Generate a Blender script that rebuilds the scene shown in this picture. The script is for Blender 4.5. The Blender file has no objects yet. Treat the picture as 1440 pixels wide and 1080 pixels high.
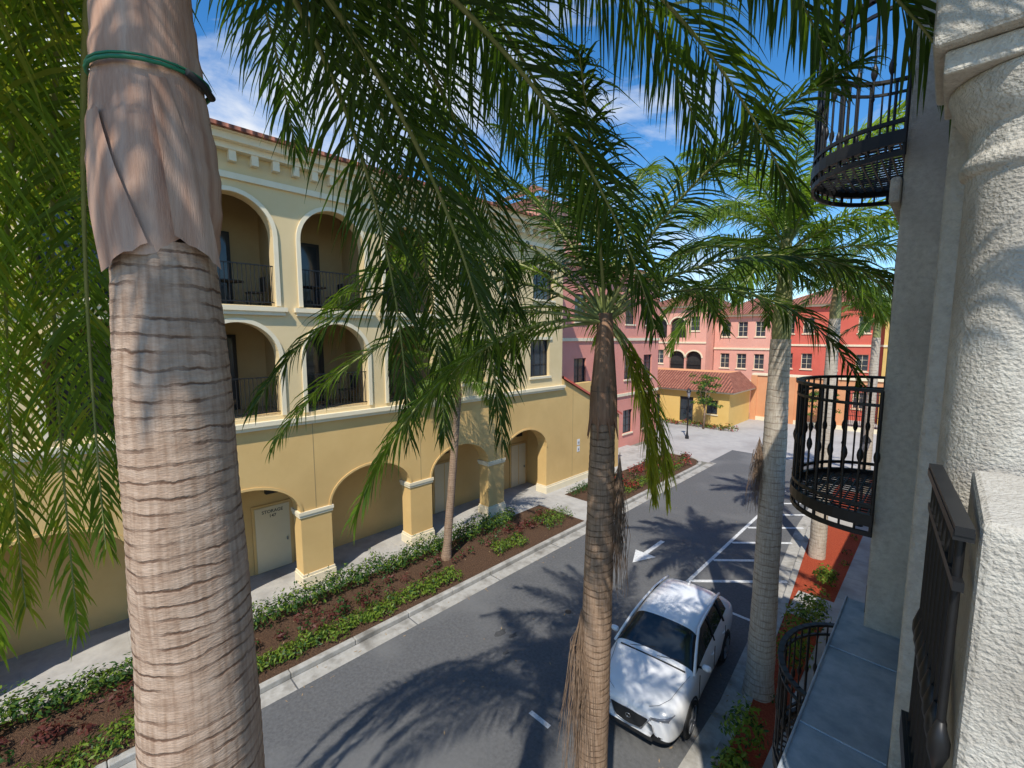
import bpy, math, random
from mathutils import Vector, Matrix, noise
random.seed(7)
R=math.radians
Z=Vector((0,0,1))

# ---------------------------------------------------------------- materials
def new_mat(name):
    m=bpy.data.materials.new(name); m.use_nodes=True
    nt=m.node_tree; b=nt.nodes['Principled BSDF']
    return m,nt,b
def mk(name,c1,c2=None,scale=3.0,rough=0.85,bump=0.0,bscale=40.0,detail=6,metal=0.0,stretch=(1,1,1),lo=.35,hi=.65,c3=None,c3scale=.5,spec=.3,bdist=.02):
    m,nt,b=new_mat(name); N=nt.nodes; L=nt.links
    b.inputs['Roughness'].default_value=rough; b.inputs['Metallic'].default_value=metal
    b.inputs['Specular IOR Level'].default_value=spec
    if c2 is None: c2=tuple(x*.85 for x in c1)
    tc=N.new('ShaderNodeTexCoord'); mp=N.new('ShaderNodeMapping'); mp.inputs['Scale'].default_value=stretch
    L.new(tc.outputs['Object'],mp.inputs['Vector'])
    n=N.new('ShaderNodeTexNoise'); n.inputs['Scale'].default_value=scale; n.inputs['Detail'].default_value=detail; n.inputs['Roughness'].default_value=.65
    L.new(mp.outputs[0],n.inputs['Vector'])
    r=N.new('ShaderNodeValToRGB'); r.color_ramp.elements[0].position=lo; r.color_ramp.elements[1].position=hi
    r.color_ramp.elements[0].color=(*c1,1); r.color_ramp.elements[1].color=(*c2,1)
    L.new(n.outputs['Fac'],r.inputs['Fac']); out=r.outputs['Color']
    if c3 is not None:
        n3=N.new('ShaderNodeTexNoise'); n3.inputs['Scale'].default_value=c3scale; n3.inputs['Detail'].default_value=5
        L.new(mp.outputs[0],n3.inputs['Vector'])
        r3=N.new('ShaderNodeValToRGB'); r3.color_ramp.elements[0].position=.5; r3.color_ramp.elements[1].position=.72
        L.new(n3.outputs['Fac'],r3.inputs['Fac'])
        mx=N.new('ShaderNodeMix'); mx.data_type='RGBA'; mx.inputs['B'].default_value=(*c3,1)
        L.new(r3.outputs['Color'],mx.inputs['Factor']); L.new(out,mx.inputs['A']); out=mx.outputs['Result']
    L.new(out,b.inputs['Base Color'])
    if bump>0:
        nb=N.new('ShaderNodeTexNoise'); nb.inputs['Scale'].default_value=bscale; nb.inputs['Detail'].default_value=6
        L.new(mp.outputs[0],nb.inputs['Vector'])
        bp=N.new('ShaderNodeBump'); bp.inputs['Strength'].default_value=bump; bp.inputs['Distance'].default_value=bdist
        L.new(nb.outputs['Fac'],bp.inputs['Height']); L.new(bp.outputs[0],b.inputs['Normal'])
    return m
def leaf_mat(name,c1,c2,tr,trans=.35,rough=.42,scale=1.7,spec=.26):
    m,nt,b=new_mat(name); N=nt.nodes; L=nt.links
    tc=N.new('ShaderNodeTexCoord')
    n=N.new('ShaderNodeTexNoise'); n.inputs['Scale'].default_value=scale; n.inputs['Detail'].default_value=8; n.inputs['Roughness'].default_value=.8
    L.new(tc.outputs['Object'],n.inputs['Vector'])
    r=N.new('ShaderNodeValToRGB'); r.color_ramp.elements[0].position=.35; r.color_ramp.elements[1].position=.65
    r.color_ramp.elements[0].color=(*c1,1); r.color_ramp.elements[1].color=(*c2,1)
    L.new(n.outputs['Fac'],r.inputs['Fac']); L.new(r.outputs[0],b.inputs['Base Color'])
    b.inputs['Roughness'].default_value=rough; b.inputs['Specular IOR Level'].default_value=spec
    t=N.new('ShaderNodeBsdfTranslucent'); t.inputs['Color'].default_value=(*tr,1)
    mx=N.new('ShaderNodeMixShader'); mx.inputs[0].default_value=trans
    L.new(b.outputs[0],mx.inputs[1]); L.new(t.outputs[0],mx.inputs[2])
    L.new(mx.outputs[0],N['Material Output'].inputs['Surface'])
    return m
def trunk_mat(name,c1,c2,dark,period):
    m,nt,b=new_mat(name); N=nt.nodes; L=nt.links
    b.inputs['Roughness'].default_value=.9; b.inputs['Specular IOR Level'].default_value=.15
    tc=N.new('ShaderNodeTexCoord')
    mp=N.new('ShaderNodeMapping'); mp.inputs['Scale'].default_value=(1,1,3.5); L.new(tc.outputs['Object'],mp.inputs['Vector'])
    n=N.new('ShaderNodeTexNoise'); n.inputs['Scale'].default_value=7; n.inputs['Detail'].default_value=9; n.inputs['Roughness'].default_value=.75
    L.new(mp.outputs[0],n.inputs['Vector'])
    r=N.new('ShaderNodeValToRGB'); r.color_ramp.elements[0].position=.33; r.color_ramp.elements[1].position=.68
    r.color_ramp.elements[0].color=(*c1,1); r.color_ramp.elements[1].color=(*c2,1); L.new(n.outputs['Fac'],r.inputs['Fac'])
    mv=N.new('ShaderNodeMapping'); mv.inputs['Scale'].default_value=(40,40,2.5); L.new(tc.outputs['Object'],mv.inputs['Vector'])
    nv=N.new('ShaderNodeTexNoise'); nv.inputs['Scale'].default_value=1.5; nv.inputs['Detail'].default_value=4; L.new(mv.outputs[0],nv.inputs['Vector'])
    rv=N.new('ShaderNodeValToRGB'); rv.color_ramp.elements[0].position=.3; rv.color_ramp.elements[1].position=.6; rv.color_ramp.elements[0].color=(.66,.60,.55,1); rv.color_ramp.elements[1].color=(1,1,1,1)
    L.new(nv.outputs['Fac'],rv.inputs['Fac'])
    mu=N.new('ShaderNodeMix'); mu.data_type='RGBA'; mu.blend_type='MULTIPLY'; mu.inputs['Factor'].default_value=.85; L.new(r.outputs[0],mu.inputs['A']); L.new(rv.outputs[0],mu.inputs['B'])
    w=N.new('ShaderNodeTexWave'); w.bands_direction='Z'; w.inputs['Scale'].default_value=2*math.pi/(20*period)
    w.inputs['Distortion'].default_value=5.0; w.inputs['Detail'].default_value=5; w.inputs['Detail Scale'].default_value=.7; w.inputs['Detail Roughness'].default_value=.62
    L.new(tc.outputs['Object'],w.inputs['Vector'])
    rw=N.new('ShaderNodeValToRGB'); rw.color_ramp.elements[0].position=.0; rw.color_ramp.elements[1].position=.13
    L.new(w.outputs['Fac'],rw.inputs['Fac'])
    n2=N.new('ShaderNodeTexNoise'); n2.inputs['Scale'].default_value=7; n2.inputs['Detail'].default_value=5; L.new(tc.outputs['Object'],n2.inputs['Vector'])
    inv=N.new('ShaderNodeMapRange'); inv.inputs['From Min'].default_value=.40; inv.inputs['From Max'].default_value=.60; inv.inputs['To Min'].default_value=0; inv.inputs['To Max'].default_value=.92
    L.new(n2.outputs['Fac'],inv.inputs['Value'])
    mm=N.new('ShaderNodeMath'); mm.operation='MAXIMUM'; L.new(rw.outputs[0],mm.inputs[0]); L.new(inv.outputs[0],mm.inputs[1])
    mx=N.new('ShaderNodeMix'); mx.data_type='RGBA'; mx.inputs['A'].default_value=(*dark,1); L.new(mm.outputs[0],mx.inputs['Factor']); L.new(mu.outputs['Result'],mx.inputs['B'])
    L.new(mx.outputs['Result'],b.inputs['Base Color'])
    nb=N.new('ShaderNodeTexNoise'); nb.inputs['Scale'].default_value=45; nb.inputs['Detail'].default_value=6; L.new(mp.outputs[0],nb.inputs['Vector'])
    ad=N.new('ShaderNodeMath'); ad.operation='MULTIPLY_ADD'; ad.inputs[1].default_value=.8; L.new(mm.outputs[0],ad.inputs[0]); L.new(nb.outputs['Fac'],ad.inputs[2])
    bp=N.new('ShaderNodeBump'); bp.inputs['Strength'].default_value=.6; bp.inputs['Distance'].default_value=.006; L.new(ad.outputs[0],bp.inputs['Height']); L.new(bp.outputs[0],b.inputs['Normal'])
    return m
def tile_mat(name,axis):
    m,nt,b=new_mat(name); N=nt.nodes; L=nt.links
    b.inputs['Roughness'].default_value=.8
    tc=N.new('ShaderNodeTexCoord')
    w=N.new('ShaderNodeTexWave'); w.bands_direction=axis; w.inputs['Scale'].default_value=2*math.pi/(20*.25)
    L.new(tc.outputs['Object'],w.inputs['Vector'])
    n=N.new('ShaderNodeTexNoise'); n.inputs['Scale'].default_value=4; n.inputs['Detail'].default_value=6; L.new(tc.outputs['Object'],n.inputs['Vector'])
    r=N.new('ShaderNodeValToRGB'); r.color_ramp.elements[0].position=.35; r.color_ramp.elements[1].position=.65
    r.color_ramp.elements[0].color=(.30,.09,.05,1); r.color_ramp.elements[1].color=(.46,.17,.10,1); L.new(n.outputs['Fac'],r.inputs['Fac'])
    mx=N.new('ShaderNodeMix'); mx.data_type='RGBA'; mx.blend_type='MULTIPLY'; mx.inputs['Factor'].default_value=.6
    L.new(r.outputs[0],mx.inputs['A']); L.new(w.outputs['Color'],mx.inputs['B']); L.new(mx.outputs['Result'],b.inputs['Base Color'])
    bp=N.new('ShaderNodeBump'); bp.inputs['Strength'].default_value=1; bp.inputs['Distance'].default_value=.08; L.new(w.outputs['Fac'],bp.inputs['Height']); L.new(bp.outputs[0],b.inputs['Normal'])
    return m

M={}
M['asphalt']=mk('asphalt',(.085,.085,.086),(.14,.14,.14),14,.9,.7,150,c3=(.16,.159,.155),c3scale=.45,bdist=.014,lo=.3,hi=.7)
M['concrete']=mk('concrete',(.36,.34,.31),(.44,.42,.38),4,.9,.25,80,c3=(.28,.26,.23),c3scale=1.1)
M['paver']=mk('paver',(.36,.34,.32),(.42,.40,.37),2,.9,.2,40,c3=(.30,.28,.26),c3scale=.4)
M['kerb']=mk('kerb',(.32,.30,.26),(.42,.40,.36),6,.9,.3,60,c3=(.18,.165,.14),c3scale=2)
M['ground']=mk('ground',(.16,.15,.12),(.22,.2,.16),1,.95)
M['paint']=mk('road_paint',(.66,.66,.64),(.38,.38,.37),14,.8,lo=.45,hi=.72)
M['crack']=mk('asphalt_stain',(.05,.05,.05),(.07,.07,.07),14,.8)
M['mulch_b']=mk('mulch_brown',(.07,.036,.02),(.16,.088,.048),26,.95,1,60,bdist=.06,lo=.4,hi=.6)
M['mulch_r']=mk('mulch_red',(.36,.045,.018),(.52,.105,.04),26,.95,1,60,bdist=.06)
M['ochre']=mk('ochre_stucco',(.66,.43,.165),(.70,.465,.185),1.2,.9,.25,90,c3=(.59,.38,.145),c3scale=.35)
M['cream']=mk('cream_stucco',(.72,.55,.29),(.755,.585,.325),1.2,.9,.25,90,c3=(.66,.495,.255),c3scale=.35)
M['trimc']=mk('cream_trim',(.76,.65,.44),(.79,.69,.49),3,.85,.1,60)
M['joint']=mk('stucco_joint',(.36,.25,.11),(.4,.28,.13),3,.9)
M['shade']=mk('loggia_wall_shaded',(.46,.33,.16),(.50,.37,.19),1,.9)  # loggia shade painted into a darker copy of the stucco colour
M['doorc']=mk('door_paint',(.66,.55,.35),(.7,.59,.38),1,.6)
M['pink']=mk('pink_stucco',(.68,.27,.205),(.73,.31,.24),1,.9,c3=(.61,.24,.18))
M['pink2']=mk('light_pink_stucco',(.70,.34,.25),(.74,.38,.285),1,.9,c3=(.63,.295,.22))
M['coral']=mk('coral_stucco',(.60,.12,.08),(.64,.15,.10),1,.9,c3=(.54,.105,.07))
M['orange']=mk('orange_stucco',(.64,.29,.135),(.68,.33,.16),1,.9,c3=(.57,.25,.115))
M['yellow']=mk('yellow_stucco',(.68,.44,.135),(.72,.48,.16),1,.9,c3=(.61,.39,.12))
M['glass']=mk('window_glass',(.03,.04,.05),(.05,.06,.07),2,.08,spec=.6)
M['dark']=mk('dark_frame',(.03,.028,.026),(.04,.038,.035),3,.5)
M['iron']=mk('black_iron',(.010,.010,.011),(.016,.016,.016),8,.45,spec=.4)
M['stucco']=mk('rough_stucco',(.44,.40,.335),(.58,.54,.46),22,.95,1,75,c3=(.39,.35,.29),c3scale=1.4,bdist=.013,lo=.3,hi=.6)
M['ledge']=mk('galvanised_ledge',(.30,.36,.42),(.46,.51,.56),7,.5,.15,30,metal=.3,c3=(.22,.27,.32),c3scale=2.2)
M['tileX']=tile_mat('roof_tile_a','X'); M['tileY']=tile_mat('roof_tile_b','Y')
M['leafd']=leaf_mat('palm_leaf_dark',(.022,.050,.007),(.050,.095,.013),(.11,.20,.012),.30)
M['leafm']=leaf_mat('palm_leaf',(.055,.11,.010),(.10,.165,.018),(.25,.37,.02),.38)
M['leafy']=leaf_mat('palm_leaf_yellowing',(.13,.17,.015),(.21,.23,.03),(.50,.54,.035),.48)
M['leafg']=leaf_mat('palm_leaf_bright',(.10,.18,.015),(.16,.25,.025),(.38,.55,.035),.44)
M['dead']=mk('dead_palm_fibre',(.15,.095,.06),(.29,.20,.135),12,.9)
M['rachis']=mk('palm_rachis',(.20,.24,.07),(.30,.30,.11),5,.5)
M['sheath']=mk('palm_sheath',(.36,.19,.12),(.50,.31,.215),2.5,.85,.4,30,stretch=(10,10,.9),c3=(.60,.44,.34),c3scale=.9,bdist=.006)
M['sheathb']=mk('palm_sheath_brown',(.20,.105,.06),(.34,.20,.125),2.5,.85,.4,30,stretch=(10,10,.9),bdist=.006)
M['sheathg']=mk('green_crownshaft',(.22,.26,.10),(.32,.30,.13),3,.6,.1,20,stretch=(6,6,.6),c3=(.30,.2,.11),c3scale=1.0)
M['trunk1']=trunk_mat('palm_bark_near',(.36,.24,.165),(.54,.40,.295),(.13,.072,.045),.054)
M['trunk2']=trunk_mat('palm_bark_brown',(.27,.18,.115),(.40,.285,.20),(.10,.062,.04),.075)
M['trunk3']=trunk_mat('palm_bark_pale',(.44,.37,.29),(.60,.54,.45),(.27,.21,.165),.13)
M['strap']=mk('green_strap',(.02,.16,.08),(.03,.2,.1),20,.5)
M['bushd']=leaf_mat('shrub_dark',(.02,.055,.012),(.05,.11,.02),(.07,.16,.02),.25,.5,6)
M['bushl']=leaf_mat('shrub_lime',(.11,.18,.018),(.19,.26,.03),(.29,.42,.03),.35,.5,6)
M['bushr']=leaf_mat('shrub_burgundy',(.08,.02,.018),(.15,.045,.03),(.2,.05,.03),.25,.5,6)
M['flower']=leaf_mat('red_foliage',(.32,.03,.03),(.42,.07,.05),(.4,.06,.04),.3,.5,6)
M['carpaint']=mk('white_car_paint',(.80,.80,.80),(.81,.81,.81),1,.25,spec=.5)
M['carpaint'].node_tree.nodes['Principled BSDF'].inputs['Coat Weight'].default_value=.4
M['carglass']=mk('car_glass',(.012,.016,.02),(.02,.025,.03),1,.04,spec=.5)
M['plastic']=mk('black_plastic',(.02,.02,.02),(.03,.03,.03),5,.6)
M['tyre']=mk('tyre_rubber',(.018,.018,.018),(.028,.028,.028),8,.85)
M['alloy']=mk('alloy_rim',(.32,.33,.34),(.4,.4,.42),3,.3,metal=.8)
M['lamp']=mk('headlamp_lens',(.12,.13,.15),(.3,.3,.32),6,.08,spec=.8)
M['signw']=mk('sign_white',(.7,.7,.68),(.75,.75,.73),3,.6)
M['text']=mk('sign_black',(.03,.03,.03),(.04,.04,.04),3,.6)
M['litter']=mk('dry_leaf_litter',(.26,.17,.09),(.36,.26,.15),6,.9)

# ---------------------------------------------------------------- mesh builder
class MB:
    def __init__(s): s.v=[];s.f=[];s.mi=[];s.mats=[];s.sm=[]
    def m(s,k):
        if k not in s.mats: s.mats.append(k)
        return s.mats.index(k)
    def face(s,pts,k,sm=False):
        b=len(s.v); s.v.extend([tuple(p) for p in pts]); s.f.append(tuple(range(b,b+len(pts)))); s.mi.append(s.m(k)); s.sm.append(sm)
    def box(s,x0,x1,y0,y1,z0,z1,k,skip=''):
        b=len(s.v)
        s.v+= [(x0,y0,z0),(x1,y0,z0),(x1,y1,z0),(x0,y1,z0),(x0,y0,z1),(x1,y0,z1),(x1,y1,z1),(x0,y1,z1)]
        for q in ((3,2,1,0),(4,5,6,7),(0,1,5,4),(1,2,6,5),(2,3,7,6),(3,0,4,7)):
            s.f.append(tuple(b+i for i in q)); s.mi.append(s.m(k)); s.sm.append(False)
    def obox(s,c,ax,ay,az,k):
        c=Vector(c); b=len(s.v)
        for dz in (-1,1):
            for dx,dy in ((-1,-1),(1,-1),(1,1),(-1,1)): s.v.append(tuple(c+ax*dx+ay*dy+az*dz))
        for q in ((3,2,1,0),(4,5,6,7),(0,1,5,4),(1,2,6,5),(2,3,7,6),(3,0,4,7)):
            s.f.append(tuple(b+i for i in q)); s.mi.append(s.m(k)); s.sm.append(False)
    def prism(s,pts,z0,z1,k,side=None):
        n=len(pts); s.face([(x,y,z1) for x,y in pts],k)
        for i in range(n):
            a=pts[i]; c=pts[(i+1)%n]
            s.face([(a[0],a[1],z0),(c[0],c[1],z0),(c[0],c[1],z1),(a[0],a[1],z1)],side or k)
    def tube(s,pts,rad,k,n=6,caps=True,sm=True,closed=False):
        pts=[Vector(p) for p in pts]; N=len(pts)
        if not hasattr(rad,'__len__'): rad=[rad]*N
        b=len(s.v); k=s.m(k); ref=None
        for i,p in enumerate(pts):
            if closed: t=pts[(i+1)%N]-pts[i-1]
            else: t=pts[min(i+1,N-1)]-pts[max(i-1,0)]
            if t.length<1e-9: t=Vector((0,0,1))
            t.normalize()
            if ref is None: ref=Vector((1,0,0)) if abs(t.x)<.8 else Vector((0,1,0))
            u=(ref-t*ref.dot(t)); 
            if u.length<1e-4: u=t.orthogonal()
            u.normalize(); ref=u; w=t.cross(u)
            for j in range(n):
                a=2*math.pi*j/n; s.v.append(tuple(p+(u*math.cos(a)+w*math.sin(a))*rad[i]))
        M_=N if closed else N-1
        for i in range(M_):
            for j in range(n):
                i2=(i+1)%N
                s.f.append((b+i*n+j,b+i*n+(j+1)%n,b+i2*n+(j+1)%n,b+i2*n+j)); s.mi.append(k); s.sm.append(sm)
        if caps and not closed:
            s.f.append(tuple(b+j for j in reversed(range(n)))); s.mi.append(k); s.sm.append(False)
            s.f.append(tuple(b+(N-1)*n+j for j in range(n))); s.mi.append(k); s.sm.append(False)
    def lathe(s,cx,cy,prof,k,n=32,sm=True):
        b=len(s.v); k=s.m(k)
        for r,z in prof:
            for j in range(n):
                a=2*math.pi*j/n; s.v.append((cx+r*math.cos(a),cy+r*math.sin(a),z))
        for i in range(len(prof)-1):
            for j in range(n):
                s.f.append((b+i*n+j,b+i*n+(j+1)%n,b+(i+1)*n+(j+1)%n,b+(i+1)*n+j)); s.mi.append(k); s.sm.append(sm)
        s.f.append(tuple(b+(len(prof)-1)*n+j for j in range(n))); s.mi.append(k); s.sm.append(False)
    def obj(s,name,parent=None,bevel=0):
        me=bpy.data.meshes.new(name); me.from_pydata(s.v,[],s.f)
        for k in s.mats: me.materials.append(M[k])
        me.polygons.foreach_set('material_index',s.mi); me.polygons.foreach_set('use_smooth',s.sm); me.update()
        o=bpy.data.objects.new(name,me); bpy.context.scene.collection.objects.link(o)
        if parent: o.parent=parent
        if bevel:
            md=o.modifiers.new('bevel','BEVEL'); md.width=bevel; md.segments=2; md.limit_method='ANGLE'
        return o
def empty(name):
    o=bpy.data.objects.new(name,None); bpy.context.scene.collection.objects.link(o); return o

# facing: 'E' wall facing +X at x=d ; 'S' wall facing -Y at y=d
def mapper(face,d):
    if face=='E': return lambda s,dep,z:(d-dep,s,z)
    return lambda s,dep,z:(s,d+dep,z)
def opwall(mb,P,th,s0,s1,z0,z1,ops,k,topf=None,kin=None):
    kin=kin or k
    if topf is None: topf=lambda s:z1
    def solid(a,b,za=z0,n=1):
        for i in range(n):
            p=a+(b-a)*i/n; q=a+(b-a)*(i+1)/n
            for dep in (0,th):
                mb.face([P(p,dep,za),P(q,dep,za),P(q,dep,topf(q)),P(p,dep,topf(p))],k)
            mb.face([P(p,0,topf(p)),P(q,0,topf(q)),P(q,th,topf(q)),P(p,th,topf(p))],k)
    cur=s0
    for (c,w,zb,zs,rise) in sorted(ops):
        a=c-w/2;b=c+w/2
        solid(cur,a); cur=b
        n=16 if rise>0 else 1
        def h(s): 
            return zs+ (rise*math.sqrt(max(0,1-((s-c)/(w/2))**2)) if rise>0 else 0)
        for i in range(n):
            if rise>0:
                p=c-w/2*math.cos(math.pi*i/n); q=c-w/2*math.cos(math.pi*(i+1)/n)
            else: p,q=a,b
            for dep in (0,th):
                mb.face([P(p,dep,h(p)),P(q,dep,h(q)),P(q,dep,topf(q)),P(p,dep,topf(p))],k)
            mb.face([P(p,0,h(p)),P(q,0,h(q)),P(q,th,h(q)),P(p,th,h(p))],kin)
            mb.face([P(p,0,topf(p)),P(q,0,topf(q)),P(q,th,topf(q)),P(p,th,topf(p))],k)
        if zb>z0:
            for dep in (0,th): mb.face([P(a,dep,z0),P(b,dep,z0),P(b,dep,zb),P(a,dep,zb)],k)
            mb.face([P(a,0,zb),P(b,0,zb),P(b,th,zb),P(a,th,zb)],kin)
        for e in (a,b): mb.face([P(e,0,zb),P(e,th,zb),P(e,th,zs),P(e,0,zs)],kin)
    solid(cur,s1)
    for e in (s0,s1): mb.face([P(e,0,z0),P(e,th,z0),P(e,th,topf(e)),P(e,0,topf(e))],k)
def pbox(mb,P,s0,s1,d0,d1,z0,z1,k):
    a=P(s0,d0,z0); b=P(s1,d1,z1)
    mb.box(min(a[0],b[0]),max(a[0],b[0]),min(a[1],b[1]),max(a[1],b[1]),z0,z1,k)
def archtrim(mb,P,c,w,zs,rise,t,k,proud=.05,legs=0):
    n=20
    def pt(i,o,dep):
        a=math.pi*i/n
        return P(c-(w/2+o)*math.cos(a),dep,zs+(rise+o)*math.sin(a))
    for i in range(n):
        mb.face([pt(i,.003,-proud),pt(i+1,.003,-proud),pt(i+1,t,-proud),pt(i,t,-proud)],k)
        mb.face([pt(i,t,-proud),pt(i+1,t,-proud),pt(i+1,t,.02),pt(i,t,.02)],k)
        mb.face([pt(i,.003,-proud),pt(i+1,.003,-proud),pt(i+1,.003,.02),pt(i,.003,.02)],k)
def window(mb,P,c,w,zb,zt,dep=.16,nx=2,nz=3,frame='dark',sill='trimc'):
    mb.face([P(c-w/2,dep,zb),P(c+w/2,dep,zb),P(c+w/2,dep,zt),P(c-w/2,dep,zt)],'glass')
    t=.05
    for s in (c-w/2+t/2,c+w/2-t/2): pbox(mb,P,s-t/2,s+t/2,dep-.05,dep-.005,zb,zt,frame)
    for z in (zb+t/2,zt-t/2): pbox(mb,P,c-w/2+t,c+w/2-t,dep-.05,dep-.005,z-t/2,z+t/2,frame)
    for i in range(1,nx):
        s=c-w/2+w*i/nx; pbox(mb,P,s-.015,s+.015,dep-.03,dep-.006,zb+t,zt-t,frame)
    for i in range(1,nz):
        z=zb+(zt-zb)*i/nz; pbox(mb,P,c-w/2+t,c+w/2-t,dep-.028,dep-.007,z-.012,z+.012,frame)
    if sill: pbox(mb,P,c-w/2-.08,c+w/2+.08,-.07,-.003,zb-.1,zb-.002,sill)
def rail(mb,pts,z0,h,sp=.11,r=.009,k='iron',knuckle=False):
    pts=[Vector((p[0],p[1],0)) for p in pts]
    for a,b in zip(pts[:-1],pts[1:]):
        d=(b-a); L=d.length; n=max(1,round(L/sp)); d.normalize(); s=Vector((-d.y,d.x,0))
        for zz,t in ((z0+h,.022),(z0+.1,.015)):
            mb.obox((a+b)/2+Z*zz,d*(L/2+.004),s*t,Z*(.014),k)
        for i in range(n):
            p=a+d*(L*(i+.5)/n)
            mb.tube([p+Z*(z0+.1),p+Z*(z0+h)],r,k,5,False)

# ---------------------------------------------------------------- ground, road
g=MB(); g.face([(-400,-400,0),(400,-400,0),(400,400,0),(-400,400,0)],'ground'); g.obj('ground')
g=MB(); g.face([(-9.8,-30,.004),(-2.3,-30,.004),(-2.3,31,.004),(-9.8,31,.004)],'asphalt'); g.obj('road')
g=MB(); g.face([(-40,31,.004),(4,31,.004),(4,60,.004),(-40,60,.004)],'paver')
g.face([(-14.9,26.8,.008),(-9.8,26.8,.008),(-9.8,31,.008),(-14.9,31,.008)],'paver'); g.obj('plaza_pavement')
g=MB(); y=-30
while y<26.5:
    g.face([(-9.8,y,.009),(-9.38,y,.009),(-9.38,y+2.97,.009),(-9.8,y+2.97,.009)],'kerb'); y+=3
rk=[(-2.45,-30),(-2.45,9),(-2.75,13),(-3.4,20),(-3.6,26),(-3.4,30.5)]
for a,b in zip(rk[:-1],rk[1:]): g.face([(a[0]-.38,a[1],.009),(a[0],a[1],.009),(b[0],b[1],.009),(b[0]-.38,b[1],.009)],'kerb')
g.obj('gutter')
g=MB(); y=-30
while y<24.5:
    if not 14.6<y<15.9: g.box(-9.97,-9.8,y,y+1.49,0,.14,'kerb')
    y+=1.5
for i in range(8):
    a=R(90*i/8); b=R(90*(i+1)/8); r0,r1=1.5,1.33; cx,cy=-11.3,25.5
    g.prism([(cx+r0*math.cos(a),cy+r0*math.sin(a)),(cx+r0*math.cos(b),cy+r0*math.sin(b)),(cx+r1*math.cos(b),cy+r1*math.sin(b)),(cx+r1*math.cos(a),cy+r1*math.sin(a))],0,.14,'kerb')
g.box(-15,-11.3,26.83,27,0,.14,'kerb')
g.obj('kerb',bevel=.02)
g=MB()
for a,b in zip(rk[:-1],rk[1:]):
    n=max(1,int((b[1]-a[1])/1.5))
    for i in range(n):
        t0=i/n; t1=(i+1)/n-.004
        p=(a[0]+(b[0]-a[0])*t0,a[1]+(b[1]-a[1])*t0); q=(a[0]+(b[0]-a[0])*t1,a[1]+(b[1]-a[1])*t1)
        g.prism([p,(p[0]+.16,p[1]),(q[0]+.16,q[1]),q],0,.14,'kerb')
g.obj('kerb',bevel=.02)
g=MB()
g.prism([(-12.4,-30),(-9.97,-30),(-9.97,14.3),(-12.4,14.3)],0,.12,'mulch_b')
g.prism([(-12.4,16.1),(-9.97,16.1),(-9.97,25.5),(-10.4,26.5),(-11.3,26.83),(-12.4,26.83)],0,.12,'mulch_b')
g.obj('mulch_bed')
g=MB(); g.box(-12.4,-9.97,14.3,16.1,0,.13,'concrete')
y=-30
while y<26.8:
    g.box(-15.6,-12.4,y,min(y+1.79,26.83),0,.13,'concrete'); y+=1.8
g.box(-15.6,-12.4,-30,26.82,0,.125,'concrete')
g.obj('sidewalk')
g=MB()
L1=[(p[0]+.16,p[1]) for p in rk]
g.prism(L1+[(-1.75,30.5),(-1.75,-30)],0,.12,'mulch_r')
g.obj('mulch_bed')
g=MB(); y=-30
while y<30.4:
    g.box(-1.75,.5,y,y+1.48,0,.13,'concrete'); y+=1.5
for y in (13.2,21,26): g.box(-2.6 if y<14 else -3.2,-1.75,y,y+1.4,0,.132,'concrete')
g.box(-1.75,.5,-30,30.5,0,.125,'concrete')
g.obj('sidewalk')
g=MB(); zp=.0125
def mline(a,b,w):
    a=Vector((*a,zp)); b=Vector((*b,zp)); d=(b-a).normalized(); s=Vector((-d.y,d.x,0))*w/2
    g.face([a-s,b-s,b+s,a+s],'paint')
mline((-5.2,12.6),(-5.2,24.4),.11)
mline((-5.2,12.3),(-2.95,12.3),.10)
for y in (13.2,15.0,16.8,18.6,20.4,22.2):
    zp=.0165; xr=-3.0 if y<15 else -3.55
    mline((-5.13,y-.1),(xr,y-.1+(xr+5.13)*.95),.14)
zp=.0125
mline((-5.45,6.05),(-4.95,6.05),.10)
g.obj('parking_marking')
g=MB()
ax,ay=-7.0,13.75
g.face([(ax-.08,ay,.0125),(ax+.08,ay,.0125),(ax+.08,ay+1.3,.0125),(ax-.08,ay+1.3,.0125)],'paint')
g.face([(ax-.38,ay-.004,.0125),(ax,ay-.9,.0125),(ax+.38,ay-.004,.0125)],'paint')
g.obj('arrow_marking')
g=MB(); g.prism([(-6.9+.09*math.cos(a*.6),9.2+.09*math.sin(a*.6)) for a in range(10)],0.004,.013,'dark'); g.obj('valve_cover')
g=MB(); g.prism([(-5.6+.35*math.cos(a*.314),29+.35*math.sin(a*.314)) for a in range(20)],0.004,.013,'dark'); g.obj('manhole_cover')
g=MB()
for (x,y,r_) in ((-7.6,7.3,.10),(-7.3,7.45,.07),(-7.0,6.9,.05)):
    g.prism([(x+r_*(1+.3*math.sin(a*2.3))*math.cos(a*.6),y+1.8*r_*(1+.3*math.cos(a*1.7))*math.sin(a*.6)) for a in range(10)],0.004,.0085,'crack')
g.obj('oil_stain')
# scattered dry leaf litter along the kerbs and beds
g=MB()
for i in range(420):
    if i%3==0: x=random.uniform(-9.75,-9.1); y=random.uniform(-2,24); z=.014
    elif i%3==1: x=random.uniform(-12.3,-10); y=random.uniform(-2,14); z=.128
    else: x=random.choice([random.uniform(-3.2,-2.7),random.uniform(-8.5,-5.5)]); y=random.uniform(4,22); z=.02
    a=random.uniform(0,6.28); s_=random.uniform(.015,.05); c_=Vector((x,y,z)); u=Vector((math.cos(a),math.sin(a),.15))*s_; w_=Vector((-math.sin(a),math.cos(a),.1))*s_*.3
    g.face([c_-u,c_-w_,c_+u+Z*.01,c_+w_],'litter')
g.obj('leaf_litter')

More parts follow.
